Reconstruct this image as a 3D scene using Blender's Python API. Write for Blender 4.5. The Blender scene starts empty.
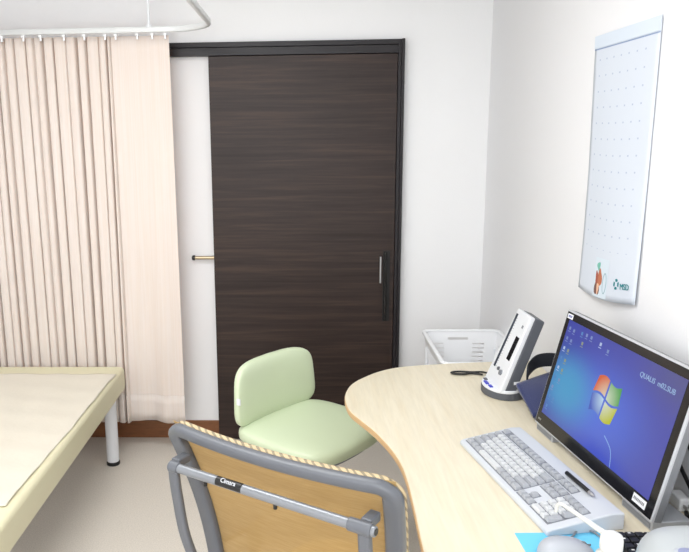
import bpy, bmesh, math, random
from mathutils import Vector, Matrix
random.seed(7)
S = bpy.context.scene
COL = S.collection
PI = math.pi

# ------------------------------------------------------------------ camera
cam_d = bpy.data.cameras.new('camera')
cam = bpy.data.objects.new('camera', cam_d); COL.objects.link(cam)
yaw, pitch, roll = -0.0386, 0.1918, -0.0127
fw = Vector((math.sin(yaw)*math.cos(pitch), math.cos(yaw)*math.cos(pitch), -math.sin(pitch)))
rt = Vector((math.cos(yaw), -math.sin(yaw), 0)); up = rt.cross(fw)
rt, up = math.cos(roll)*rt + math.sin(roll)*up, -math.sin(roll)*rt + math.cos(roll)*up
M = Matrix((rt, up, -fw)).transposed().to_4x4()
M.translation = Vector((0, -3.675, 1.602))
cam.matrix_world = M
cam_d.sensor_fit = 'HORIZONTAL'; cam_d.sensor_width = 36
cam_d.lens = 723.6/689*36
cam_d.shift_x = 68.5/689
cam_d.clip_start = 0.05
S.camera = cam

# ------------------------------------------------------------------ view, world, lights
S.view_settings.view_transform = 'Standard'
S.view_settings.look = 'None'
S.view_settings.gamma = 1
S.view_settings.use_curve_mapping = False
S.view_settings.exposure = -0.17
w = bpy.data.worlds.new('world'); S.world = w; w.use_nodes = True
w.node_tree.nodes['Background'].inputs[0].default_value = (1, 1, 1, 1)
w.node_tree.nodes['Background'].inputs[1].default_value = 0.3

def area(name, loc, sx, sy, power, rot=(0, 0, 0), col=(.965, .98, 1)):
    d = bpy.data.lights.new(name, 'AREA'); d.shape = 'RECTANGLE'; d.size = sx; d.size_y = sy
    d.energy = power; d.color = col
    o = bpy.data.objects.new(name, d); COL.objects.link(o); o.location = loc; o.rotation_euler = rot
    return o
# two recessed ceiling panels (their diffusers are built below) and an added frontal fill light at an invented window behind the camera
area('ceiling_panel_light', (-0.60, -1.70, 2.470), 1.15, 0.55, 23)
area('ceiling_panel_light', (-0.55, -3.60, 2.470), 1.15, 0.55, 16)
area('added_frontal_fill', (-0.55, -4.76, 1.55), 1.9, 1.3, 58, (math.radians(90), 0, 0), (0.95, 0.975, 1))

# ------------------------------------------------------------------ materials
def lin(c):
    return tuple(((v/255)/12.92 if v/255 <= .04045 else ((v/255+.055)/1.055)**2.4) for v in c)+(1,)
def mat(name, col, rough=.5, metal=0, spec=.5, noise=0, nscale=20, bump=0, bscale=200, emit=None, sheen=0):
    m = bpy.data.materials.new(name); m.use_nodes = True
    nt = m.node_tree; b = nt.nodes['Principled BSDF']
    b.inputs['Base Color'].default_value = lin(col)
    b.inputs['Roughness'].default_value = rough; b.inputs['Metallic'].default_value = metal
    b.inputs['Specular IOR Level'].default_value = spec
    tc = nt.nodes.new('ShaderNodeTexCoord')
    if noise:
        n = nt.nodes.new('ShaderNodeTexNoise'); n.inputs['Scale'].default_value = nscale
        n.inputs['Detail'].default_value = 4
        nt.links.new(tc.outputs['Object'], n.inputs['Vector'])
        r = nt.nodes.new('ShaderNodeValToRGB')
        a = lin(col)
        r.color_ramp.elements[0].position = .3; r.color_ramp.elements[1].position = .7
        r.color_ramp.elements[0].color = tuple(v*(1-noise) for v in a[:3])+(1,)
        r.color_ramp.elements[1].color = tuple(min(1, v*(1+noise*.5)) for v in a[:3])+(1,)
        nt.links.new(n.outputs['Fac'], r.inputs['Fac']); nt.links.new(r.outputs['Color'], b.inputs['Base Color'])
    if bump:
        n = nt.nodes.new('ShaderNodeTexNoise'); n.inputs['Scale'].default_value = bscale
        n.inputs['Detail'].default_value = 3
        nt.links.new(tc.outputs['Object'], n.inputs['Vector'])
        bp = nt.nodes.new('ShaderNodeBump'); bp.inputs['Strength'].default_value = bump
        bp.inputs['Distance'].default_value = .002
        nt.links.new(n.outputs['Fac'], bp.inputs['Height']); nt.links.new(bp.outputs['Normal'], b.inputs['Normal'])
    if emit:
        b.inputs['Emission Color'].default_value = lin(emit[0]); b.inputs['Emission Strength'].default_value = emit[1]
    if sheen: b.inputs['Sheen Weight'].default_value = sheen
    return m

def wood(name, c1, c2, c3, scale, stretch, rough=.4, fine=40, mixf=.6):
    """long grain: noise stretched along one axis"""
    m = bpy.data.materials.new(name); m.use_nodes = True
    nt = m.node_tree; b = nt.nodes['Principled BSDF']; b.inputs['Roughness'].default_value = rough
    tc = nt.nodes.new('ShaderNodeTexCoord'); mp = nt.nodes.new('ShaderNodeMapping')
    mp.inputs['Scale'].default_value = stretch
    nt.links.new(tc.outputs['Object'], mp.inputs['Vector'])
    n = nt.nodes.new('ShaderNodeTexNoise'); n.inputs['Scale'].default_value = scale; n.inputs['Detail'].default_value = 8
    n.inputs['Roughness'].default_value = .65; n.inputs['Distortion'].default_value = .3
    nt.links.new(mp.outputs['Vector'], n.inputs['Vector'])
    r = nt.nodes.new('ShaderNodeValToRGB'); e = r.color_ramp.elements
    e[0].position = .32; e[0].color = lin(c1); e[1].position = .68; e[1].color = lin(c3)
    k = e.new(.5); k.color = lin(c2)
    nt.links.new(n.outputs['Fac'], r.inputs['Fac'])
    n2 = nt.nodes.new('ShaderNodeTexNoise'); n2.inputs['Scale'].default_value = fine; n2.inputs['Detail'].default_value = 2
    nt.links.new(mp.outputs['Vector'], n2.inputs['Vector'])
    mx = nt.nodes.new('ShaderNodeMix'); mx.data_type = 'RGBA'; mx.blend_type = 'MULTIPLY'
    r2 = nt.nodes.new('ShaderNodeValToRGB'); r2.color_ramp.elements[0].position = .35; r2.color_ramp.elements[1].position = .6
    r2.color_ramp.elements[0].color = (.8, .8, .8, 1)
    nt.links.new(n2.outputs['Fac'], r2.inputs['Fac'])
    mx.inputs[0].default_value = mixf
    nt.links.new(r.outputs['Color'], mx.inputs[6]); nt.links.new(r2.outputs['Color'], mx.inputs[7])
    nt.links.new(mx.outputs[2], b.inputs['Base Color'])
    return m

wallm = mat('wallpaper', (241, 241, 242), .85, bump=.25, bscale=160, spec=.2)
wallr = mat('wallpaper_side', (236, 236, 238), .85, bump=.25, bscale=160, spec=.2)
ceilm = mat('ceiling_board', (238, 238, 236), .9)
floorm = mat('vinyl_floor', (224, 216, 205), .55, noise=.14, nscale=190, bump=.3, bscale=300, spec=.3)
basem = wood('baseboard_wood', (118, 74, 42), (130, 82, 48), (142, 92, 54), 5, (1, 1, 8))
doorm = wood('dark_door_wood', (38, 27, 24), (50, 38, 34), (66, 50, 43), 3.0, (.5, 1, 13), .45, 9)
doorm.node_tree.nodes['Principled BSDF'].inputs['Specular IOR Level'].default_value = .3
framem = mat('dark_frame', (38, 35, 38), .4, spec=.3)
groovem = mat('groove_black', (14, 13, 14), .6)
deskm = wood('desk_beech', (226, 214, 188), (229, 219, 195), (232, 223, 201), 4, (9, .8, 1), .38, 12, .25)
edgem = mat('desk_edge', (214, 178, 132), .5)
metal = mat('brushed_metal', (190, 190, 192), .3, .9)
whitep = mat('white_plastic', (243, 244, 246), .35)
whitem = mat('white_painted_metal', (232, 234, 238), .3)
greypl = mat('grey_plastic', (128, 131, 137), .45)
chairgrey = mat('chair_grey', (96, 99, 105), .38)
silver = mat('silver_plastic', (178, 181, 187), .28, .3)
darkgrey = mat('device_grey', (84, 87, 94), .5)
black = mat('black_plastic', (18, 18, 20), .4)
blackgl = mat('black_gloss', (12, 12, 13), .18)
bedm = mat('bed_vinyl', (222, 216, 184), .45, bump=.1, bscale=60)
sheetm = mat('sheet_cloth', (220, 212, 196), .9, bump=.5, bscale=40, sheen=.2)
greenm = mat('green_vinyl', (206, 218, 186), .42, bump=.08, bscale=250)
keym = mat('key_light', (210, 212, 214), .5)
keyg = mat('key_grey', (172, 175, 181), .5)
kbm = mat('keyboard_case', (204, 208, 215), .4)
navy = mat('navy_cloth', (34, 44, 92), .8, bump=.5, bscale=400, sheen=.3)
blueP = mat('blue_paper', (112, 202, 240), .7)
calm = mat('calendar_paper', (214, 221, 232), .6)

# ------------------------------------------------------------------ mesh helpers
def box(bm, x0, x1, y0, y1, z0, z1):
    v = [bm.verts.new((x, y, z)) for z in (z0, z1) for y in (y0, y1) for x in (x0, x1)]
    for f in ((0, 2, 3, 1), (4, 5, 7, 6), (0, 1, 5, 4), (2, 6, 7, 3), (0, 4, 6, 2), (1, 3, 7, 5)):
        bm.faces.new([v[i] for i in f])
def B(*boxes):
    bm = bmesh.new()
    for b in boxes: box(bm, *b)
    return bm
def prism(pts, z0, z1, bm=None):
    bm = bm or bmesh.new(); n = len(pts)
    a = [bm.verts.new((p[0], p[1], z0)) for p in pts]; b = [bm.verts.new((p[0], p[1], z1)) for p in pts]
    bm.faces.new(a[::-1]); bm.faces.new(b)
    for i in range(n): bm.faces.new((a[i], a[(i+1) % n], b[(i+1) % n], b[i]))
    return bm
def lathe(prof, seg=24, bm=None, c=(0, 0, 0), axis='Z'):
    bm = bm or bmesh.new(); rings = []
    for r, z in prof:
        ring = []
        for i in range(seg):
            a = 2*PI*i/seg; p = (r*math.cos(a), r*math.sin(a), z)
            if axis == 'X': p = (p[2], p[0], p[1])
            if axis == 'Y': p = (p[1], p[2], p[0])
            ring.append(bm.verts.new((p[0]+c[0], p[1]+c[1], p[2]+c[2])))
        rings.append(ring)
    for a, b in zip(rings, rings[1:]):
        for i in range(seg): bm.faces.new((a[i], a[(i+1) % seg], b[(i+1) % seg], b[i]))
    bm.faces.new(rings[0][::-1]); bm.faces.new(rings[-1])
    return bm
def smooth_path(pts, n=8):
    P = [Vector(p) for p in pts]; out = []
    for i in range(len(P)-1):
        p0 = P[max(i-1, 0)]; p1 = P[i]; p2 = P[i+1]; p3 = P[min(i+2, len(P)-1)]
        for k in range(n):
            t = k/n
            out.append(.5*((2*p1)+(-p0+p2)*t+(2*p0-5*p1+4*p2-p3)*t*t+(-p0+3*p1-3*p2+p3)*t**3))
    out.append(P[-1]); return out
def sweep(path, ra, rb=None, seg=12, closed=False, upv=None, bm=None, square=2.0):
    """tube of elliptical / superelliptical section; rb measured along upv"""
    bm = bm or bmesh.new(); rb = rb or ra; P = [Vector(p) for p in path]; n = len(P); rings = []
    last = None
    for i in range(n):
        if closed: T = (P[(i+1) % n]-P[i-1]).normalized()
        else: T = (P[min(i+1, n-1)]-P[max(i-1, 0)]).normalized()
        if upv is not None: Bv = Vector(upv)
        elif last is None: Bv = Vector((0, 0, 1)) if abs(T.z) < .9 else Vector((1, 0, 0))
        else: Bv = last
        Bv = (Bv-T*Bv.dot(T)).normalized(); last = Bv; N = Bv.cross(T)
        A = ra[i] if isinstance(ra, (list, tuple)) else ra
        R = rb[i] if isinstance(rb, (list, tuple)) else rb
        ring = []
        for k in range(seg):
            a = 2*PI*k/seg; c, s = math.cos(a), math.sin(a); e = 2/square
            c = math.copysign(abs(c)**e, c); s = math.copysign(abs(s)**e, s)
            ring.append(bm.verts.new(P[i]+N*(A*c)+Bv*(R*s)))
        rings.append(ring)
    pairs = list(zip(rings, rings[1:]))
    if closed: pairs.append((rings[-1], rings[0]))
    for a, b in pairs:
        for k in range(seg): bm.faces.new((a[k], a[(k+1) % seg], b[(k+1) % seg], b[k]))
    if not closed: bm.faces.new(rings[0][::-1]); bm.faces.new(rings[-1])
    bmesh.ops.recalc_face_normals(bm, faces=bm.faces)
    return bm
def pillow(wx, wy, th, n=3, k=3, rings=14, seg=56, bottom=1.0, fn=None, bm=None):
    """cushion: superellipse outline half sizes wx, wy; half thickness th; fn bends the points"""
    bm = bm or bmesh.new()
    def sp(r, a, s):
        c, q = math.cos(a), math.sin(a); e = 2/n
        x = wx*r*math.copysign(abs(c)**e, c); y = wy*r*math.copysign(abs(q)**e, q)
        z = s*th*(max(0, 1-r**k))**(1/k)*(bottom if s < 0 else 1)
        p = Vector((x, y, z)); return fn(p) if fn else p
    R = [math.sin(PI/2*i/rings) for i in range(1, rings+1)]
    for s in (1, -1):
        cv = bm.verts.new(sp(0, 0, s)); prev = None
        for r in R:
            ring = [bm.verts.new(sp(r, 2*PI*j/seg, s)) for j in range(seg)]
            for j in range(seg):
                j2 = (j+1) % seg
                if prev is None: bm.faces.new((cv, ring[j], ring[j2]))
                else: bm.faces.new((prev[j], ring[j], ring[j2], prev[j2]))
            prev = ring
    bmesh.ops.remove_doubles(bm, verts=bm.verts, dist=1e-5)
    bmesh.ops.recalc_face_normals(bm, faces=bm.faces)
    return bm
def grid(fn, nu, nv, bm=None):
    bm = bm or bmesh.new()
    V = [[bm.verts.new(fn(i/nu, j/nv)) for j in range(nv+1)] for i in range(nu+1)]
    for i in range(nu):
        for j in range(nv): bm.faces.new((V[i][j], V[i+1][j], V[i+1][j+1], V[i][j+1]))
    return bm
def xf(bm, m):
    bmesh.ops.transform(bm, matrix=m, verts=bm.verts); return bm
def T(x, y, z): return Matrix.Translation((x, y, z))
def RX(a): return Matrix.Rotation(a, 4, 'X')
def RY(a): return Matrix.Rotation(a, 4, 'Y')
def RZ(a): return Matrix.Rotation(a, 4, 'Z')

def obj(name, bm, m, parent=None, smooth=False, bevel=None, solid=None, label=None, sub=0):
    me = bpy.data.meshes.new(name)
    bmesh.ops.recalc_face_normals(bm, faces=bm.faces) if not solid else None
    bm.to_mesh(me); bm.free()
    if m: me.materials.append(m)
    o = bpy.data.objects.new(name, me); COL.objects.link(o)
    if parent: o.parent = parent
    if smooth:
        me.polygons.foreach_set('use_smooth', [True]*len(me.polygons))
    if solid:
        q = o.modifiers.new('solidify', 'SOLIDIFY'); q.thickness = solid; q.offset = 0
    if bevel:
        q = o.modifiers.new('bevel', 'BEVEL'); q.width = bevel[0]; q.segments = bevel[1]
        q.limit_method = 'ANGLE'; q.angle_limit = math.radians(40)
        me.polygons.foreach_set('use_smooth', [True]*len(me.polygons))
        q.harden_normals = True
    if sub:
        q = o.modifiers.new('subdivision', 'SUBSURF'); q.levels = sub; q.render_levels = sub
    if label: o['label'] = label
    return o
def tag(o, label, cat, group=None, kind=None):
    o['label'] = label; o['category'] = cat
    if group: o['group'] = group
    if kind: o['kind'] = kind
    return o
def thing(name, label, cat, loc=(0, 0, 0), rz=0, group=None):
    o = bpy.data.objects.new(name, None); COL.objects.link(o)
    o.empty_display_size = .1; o.location = loc; o.rotation_euler = (0, 0, rz)
    return tag(o, label, cat, group)
def struct(name, bm, m, label, parent=None, **k):
    o = obj(name, bm, m, parent, **k)
    if not parent: o['kind'] = 'structure'; o['label'] = label; o['category'] = name.split('_')[0]
    return o
def text(name, body, size, m, parent, mtx, ext=.0004, label=None, align='CENTER'):
    c = bpy.data.curves.new('t', 'FONT'); c.body = body; c.size = size; c.extrude = ext; c.align_x = align; c.align_y = 'CENTER'
    t = bpy.data.objects.new('t', c); COL.objects.link(t)
    dg = bpy.context.evaluated_depsgraph_get()
    me = bpy.data.meshes.new_from_object(t.evaluated_get(dg))
    bpy.data.objects.remove(t); me.name = name
    me.transform(mtx); me.materials.clear(); me.materials.append(m)
    o = bpy.data.objects.new(name, me); COL.objects.link(o); o.parent = parent
    if label: o['label'] = label
    return o

# ------------------------------------------------------------------ room shell
XL, XR, YB, H = -1.95, 0.913, -4.85, 2.5
struct('floor', B((XL-.1, XR+.1, YB-.1, .1, -.1, 0)), floorm, 'beige grey vinyl floor')
# ceiling with two openings for the recessed light panels
lamps = [(-.60, -1.70), (-.55, -3.60)]
bm = bmesh.new()
ys = [YB-.1] + sorted(sum([[y-.3, y+.3] for x, y in lamps], [])) + [.1]
ls = sorted(lamps, key=lambda p: p[1])
box(bm, XL-.1, XR+.1, ys[0], ys[1], H, H+.1)
for i, (lx, ly) in enumerate(ls):
    box(bm, XL-.1, lx-.6, ly-.3, ly+.3, H, H+.1); box(bm, lx+.6, XR+.1, ly-.3, ly+.3, H, H+.1)
    box(bm, XL-.1, XR+.1, ly+.3, ys[2*i+3], H, H+.1)
struct('ceiling', bm, ceilm, 'white ceiling')
struct('wall_back', B((XL-.1, XR+.1, 0, .1, 0, H)), wallm, 'off-white wall with the sliding door')
struct('wall_right', B((XR, XR+.1, YB-.1, 0, 0, H)), wallr, 'off-white wall beside the desk')
struct('wall_left', B((XL-.1, XL, YB-.1, 0, 0, H)), wallm, 'off-white wall beyond the bed')
struct('wall_front', B((XL, -1.5, YB-.1, YB, 0, H), (.4, XR, YB-.1, YB, 0, H),
                      (-1.5, .4, YB-.1, YB, 0, .9), (-1.5, .4, YB-.1, YB, 2.2, H)), wallm, 'wall behind the camera with an added window opening')
wf = struct('window_added', B((-1.5, -1.45, YB-.08, YB-.02, .9, 2.2), (.35, .4, YB-.08, YB-.02, .9, 2.2),
                     (-1.45, .35, YB-.08, YB-.02, .9, .95), (-1.45, .35, YB-.08, YB-.02, 2.15, 2.2),
                     (-.575, -.525, YB-.08, YB-.02, .95, 2.15)), whitem, 'white frame of the added unseen window behind the camera')  # unseen window, added to go with the frontal fill light
for k, (lx, ly) in enumerate(ls):
    t = thing('ceiling_light', 'recessed white ceiling light panel '+('nearest the sliding door' if ly > -2 else 'above the middle of the room behind the camera'), 'ceiling light', (lx, ly, H))
    obj('lamp_housing', B((-.6, .6, -.3, .3, .05, .06), (-.6, -.585, -.3, .3, .0, .05), (.585, .6, -.3, .3, .0, .05),
                      (-.585, .585, -.3, -.285, .0, .05), (-.585, .585, .285, .3, .0, .05)), whitem, t)
    obj('diffuser', B((-.585, .585, -.285, .285, .03, .035)), mat('lamp_diffuser', (255, 253, 248), .5, emit=((255, 252, 245), 2.0)), t)
# baseboards
struct('baseboard_back', B((XL, -.457, -.012, 0, 0, .097), (.492, XR, -.012, 0, 0, .097)), basem, 'brown wooden baseboard under the back wall', bevel=(.003, 2))
struct('baseboard_right', B((XR-.012, XR, YB, -.012, 0, .097)), basem, 'brown wooden baseboard under the right wall', bevel=(.003, 2))
struct('baseboard_left', B((XL, XL+.012, YB, -.012, 0, .097)), basem, 'brown wooden baseboard under the left wall', bevel=(.003, 2))

# ------------------------------------------------------------------ sliding door with its frame
dr = bpy.data.objects.new('door_1', None); COL.objects.link(dr); dr['kind'] = 'structure'
dr['label'] = 'dark brown wood grain sliding door with black frame'; dr['category'] = 'door'
obj('door_frame', B((-1.5, .492, -.030, 0, 2.026, 2.050), (-1.5, .462, -.045, 0, 1.985, 2.022), (-1.5, .47, -.012, 0, 2.020, 2.028),
                    (.478, .492, -.052, 0, 0, 2.050), (.462, .478, -.040, 0, 0, 2.026)), framem, dr, bevel=(.0015, 2))
obj('door_panel', B((-.457, .460, -.036, -.004, .006, 1.983)), doorm, dr, bevel=(.002, 2))
hd = obj('handle_recess', B((.404, .440, -.0375, -.0355, .655, 1.022)), groovem, dr, label='black recessed pull in the door')
obj('handle_bar', B((.409, .420, -.058, -.036, .660, 1.017)), blackgl, hd, bevel=(.003, 2))
obj('handle_strip', B((.387, .395, -.052, -.036, .857, .993)), metal, hd, bevel=(.002, 2), label='bright steel strip of the door pull')

# metal rod sticking out from behind the door edge
t = thing('door_stop_rod', 'short brass-coloured metal rod with black end on white wall at the door edge', 'rod', (-.56, 0, .99))
obj('rod', lathe([(.009, .004), (.009, .115)], 16, c=(0, -.024, 0), axis='X'), mat('brass_metal', (176, 160, 132), .3, .8), t, smooth=False, bevel=(.001, 2))
obj('end_cap', lathe([(.0085, -.012), (.013, -.008), (.013, .004)], 16, c=(0, -.024, 0), axis='X'), black, t, label='black round end cap')
obj('wall_mount', B((.090, .101, -.024, 0, -.009, .009)), metal, t)

# ------------------------------------------------------------------ curtain rail and curtain
RZc = 2.085
rail = thing('curtain_rail', 'white ceiling-hung curtain rail bending over the bed', 'curtain rail', (-.39, -.25, RZc))
def rp(x, y): return (x+.39, y+.25, 0)
cr = [rp(-1.93, -.205), rp(-.62, -.235)]
c0 = Vector(rp(-.62, -.235)); 
R = .22
for i in range(1, 13):
    a = PI/2*i/12
    cr.append((c0.x+R*math.sin(a), c0.y-R*(1-math.cos(a)), 0))
cr.append((c0.x+R, -4.0, 0))
obj('track', sweep(cr, .010, .013, 12, upv=(0, 0, 1), square=6), mat('rail_white', (226, 228, 228), .35, .1), rail, smooth=True)
for x, y in ((-.700, -.232), (-1.65, -.212), (-.40, -1.9), (-.40, -3.5)):
    obj('hanger_rod', lathe([(.014, .009), (.014, .02), (.0055, .022), (.0055, H-RZc-.012), (.022, H-RZc-.01), (.022, H-RZc)], 14, c=(x+.39, y+.25, 0)),
        whitem, rail, smooth=False)

def curtain_mat():
    m = bpy.data.materials.new('curtain_cloth'); m.use_nodes = True; nt = m.node_tree
    b = nt.nodes['Principled BSDF']; out = nt.nodes['Material Output']
    b.inputs['Roughness'].default_value = .85
    tc = nt.nodes.new('ShaderNodeTexCoord'); mp = nt.nodes.new('ShaderNodeMapping')
    mp.inputs['Scale'].default_value = (140, 140, 1.5)
    nt.links.new(tc.outputs['Object'], mp.inputs['Vector'])
    n = nt.nodes.new('ShaderNodeTexNoise'); n.inputs['Scale'].default_value = 1.2; n.inputs['Detail'].default_value = 2
    nt.links.new(mp.outputs['Vector'], n.inputs['Vector'])
    r = nt.nodes.new('ShaderNodeValToRGB'); r.color_ramp.elements[0].position = .35; r.color_ramp.elements[1].position = .62
    r.color_ramp.elements[0].color = lin((244, 238, 230)); r.color_ramp.elements[1].color = lin((248, 244, 239))
    nt.links.new(n.outputs['Fac'], r.inputs['Fac']); nt.links.new(r.outputs['Color'], b.inputs['Base Color'])
    tr = nt.nodes.new('ShaderNodeBsdfTranslucent'); tr.inputs[0].default_value = lin((255, 202, 142))
    mx = nt.nodes.new('ShaderNodeMixShader'); mx.inputs[0].default_value = .27
    nt.links.new(b.outputs[0], mx.inputs[1]); nt.links.new(tr.outputs[0], mx.inputs[2]); nt.links.new(mx.outputs[0], out.inputs[0])
    return m
curt = thing('privacy_curtain', 'pleated cream pink curtain hanging from the rail behind the bed', 'curtain', (-1.2, -.19, 0))
ctop, chem = 2.062, .172
# fold centres with irregular spacing
folds = []; x = -1.905
while x < -.90:
    folds.append(x); x += random.uniform(.036, .060)
def cprof(x, v):
    """depth of the cloth at width x; v 0 top .. 1 hem"""
    if x > -.888:   # flat last panel
        t_ = (x+.888)/.29
        return -.010 + .012*math.sin(t_*5.2+.6)*(.4+v) + .006*math.sin(t_*15+v*2)*v
    i = 0
    while i < len(folds)-1 and folds[i+1] < x: i += 1
    a = folds[i]; b_ = folds[i+1] if i < len(folds)-1 else -.888
    t_ = (x-a)/(b_-a); s = .5-.5*math.cos(2*PI*t_)
    notch = 0
    for q_, f_ in ((i, a), (i+1, b_)):
        dep = (.030+.016*math.sin(q_*2.3+1))*(.85+.25*v); wd = .0040+.0018*math.sin(q_*1.7)
        notch += dep*math.exp(-((x-f_)/wd)**2)
    return notch-.010-.007*s**.6+.010*math.sin(x*5+v*3)*v
xs = []; x = -1.905
while x < -.616: xs.append(x); x += .0016
xs.append(-.616)
def cpt(u, v):
    x = xs[min(len(xs)-1, int(round(u*(len(xs)-1))))]
    z = ctop-(ctop-chem)*v
    sway = .010*v*math.sin(x*9)+.006*v
    if v > .99: z += .004*math.sin(x*30)
    dx = .018*max(0, v-.0)*(1 if x > -.9 else .6)
    y = cprof(x, v)
    return Vector((x+1.2+sway*.5+dx*.3, y, z))
obj('curtain_cloth', grid(cpt, len(xs)-1, 30), curtain_mat(), curt, smooth=True, solid=.0016)
hem = grid(lambda u, v: cpt(u, .925+.075*v)+Vector((0, -.0022, -.0005)), len(xs)-1, 3)
obj('hem_band', hem, curtain_mat(), curt, smooth=True, solid=.001)
for x in [f for f in folds[::2]]+[-.86, -.76, -.69, -.63]:
    obj('curtain_hook', B((x+1.2-.004, x+1.2+.004, -.028, -.020, 2.045, 2.068), (x+1.2-.007, x+1.2+.007, -.034, -.012, 2.062, 2.0715)), whitep, curt)

# ------------------------------------------------------------------ examination bed
bed = thing('examination_bed', 'long pale yellow vinyl examination bed on round white legs', 'bed', (-1.215, -1.25, 0))
def bedf(p): return p
bx0, bx1, by0, by1 = -.345, .331, -.96, .972
obj('mattress', B((bx0, bx1, by0, by1, .372, .494)), bedm, bed, bevel=(.022, 5))
obj('bed_frame', B((bx0+.03, bx1-.03, by0+.03, by1-.03, .345, .373)), whitem, bed, bevel=(.004, 2))
for sx in (bx0+.07, bx1-.070):
    for sy in (by0+.08, by1-.056):
        lg = obj('leg', lathe([(.030, .018), (.030, .346)], 28, c=(sx, sy, 0)), whitem, bed, smooth=False, bevel=(.002, 2))
        obj('leg_glide', lathe([(.031, 0), (.033, .004), (.033, .014), (.030, .019)], 28, c=(sx, sy, 0)), black, lg, label='black rubber foot of the leg')
# cloth on the bed
def shp(u, v):
    y = -1.655 + 1.235*v; ex = -.002*math.sin(v*9)-.0015*math.sin(v*23)
    x = -1.535 + (.643+ex-.022*(1-v))*u
    e = x+1.215-bx1+.0
    z = .4985 + .0016*math.sin(x*34+y*7)+.0012*math.sin(y*41+x*9)
    d = max(0, (x+.882-(-.022)-.0)) if False else 0
    over = x-(-.882-.020)-.002
    if over > 0: z -= .022-math.sqrt(max(0, .022**2-min(over, .022)**2))
    if v < .02: y += .012*math.sin(u*5)
    return Vector((x, y, z+.0005))
tag(obj('bed_sheet', grid(shp, 90, 120), sheetm, smooth=True, solid=.003),
    'thin cream cloth sheet spread on the yellow examination bed', 'sheet')

# ------------------------------------------------------------------ desk
DZ = .72
outline = [(.911, -.905), (.80, -.915), (.698, -.927), (.61, -.938), (.53, -.952), (.44, -.968), (.35, -.997), (.28, -1.045), (.222, -1.108),
           (.180, -1.168), (.154, -1.235), (.140, -1.325), (.149, -1.434), (.180, -1.519), (.214, -1.605), (.246, -1.719),
           (.263, -1.82), (.267, -1.93), (.263, -2.075), (.256, -2.25), (.256, -2.45), (.27, -2.65), (.30, -2.85), (.34, -2.98), (.40, -3.05), (.911, -3.05)]
sm = [(p.x, p.y) for p in smooth_path([(a, b, 0) for a, b in outline[:-1]], 6)]+[outline[-1]]
def inset(pts, d):
    out = []
    c = Vector((.6, -1.9))
    for i, p in enumerate(pts):
        a = Vector(pts[max(0, i-1)]); b = Vector(pts[min(len(pts)-1, i+1)])
        t_ = (b-a); n = Vector((-t_.y, t_.x)).normalized() if t_.length > 0 else Vector((0, 0))
        q = Vector(p)+n*d
        out.append((min(q.x, .913), q.y))
    return out
desk = thing('curved_desk', 'light wood desk with a wavy curved front edge against the right wall', 'desk', (.6, -1.9, 0))
sml = [(a-.6, b+1.9) for a, b in sm]
obj('desktop', prism(sml, DZ-.024, DZ), deskm, desk, bevel=(.0025, 3))
bm = bmesh.new()
loop = smooth_path([(a-.6, b+1.9, DZ-.0125) for a, b in outline[:-1]], 6)[3:]
obj('edge_band', sweep([(p.x, p.y, p.z) for p in loop], .0016, .0092, 8, upv=(0, 0, 1), square=5), edgem, desk, label='tan edge band along the wavy desk front')
for (x, y) in ((.10, .72), (.08, -.95)):
    obj('desk_leg', lathe([(.19, 0), (.19, .008), (.10, .018), (.032, .024), (.032, DZ-.036), (.09, DZ-.034), (.09, DZ-.024)], 28, c=(x, y, 0)), silver, desk, smooth=False)

# ------------------------------------------------------------------ monitor (a local frame: x right, y away from viewer, z up)
a_m = .124
mx0, my0 = .696, -1.584
bvec = Vector((math.sin(a_m), -math.cos(a_m), 0))
MW, MH, tilt = .591, .355, .238
cen = Vector((mx0, my0, 0))+bvec*MW/2
mon = thing('monitor', 'wide silver framed monitor with black bezel showing a blue desktop', 'monitor', (cen.x, cen.y, DZ), a_m-PI/2)
TM = T(0, 0, .025) @ RX(-tilt)      # tilted body frame: x -MW/2..MW/2, y depth, z 0..MH
def mobj(name, bm, m, parent=mon, **k): return obj(name, xf(bm, TM), m, parent, **k)
mobj('body', B((-MW/2, MW/2, .0005, .008, 0, MH)), mat('monitor_rim', (194, 196, 200), .3), bevel=(.002, 3))
mobj('rear_shell', B((-MW/2+.001, MW/2-.001, .0075, .028, .001, MH-.001)), mat('monitor_shell', (132, 134, 138), .35, .2), bevel=(.004, 3))
mobj('rear_housing', B((-MW/2+.10, MW/2-.10, .027, .048, .07, MH-.10)), silver, bevel=(.008, 3))
mobj('bezel', B((-MW/2+.005, MW/2-.005, -.001, .002, .005, MH-.005)), blackgl)
sx0, sx1, sz0, sz1 = -MW/2+.026, MW/2-.028, .040, MH-.026
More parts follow.
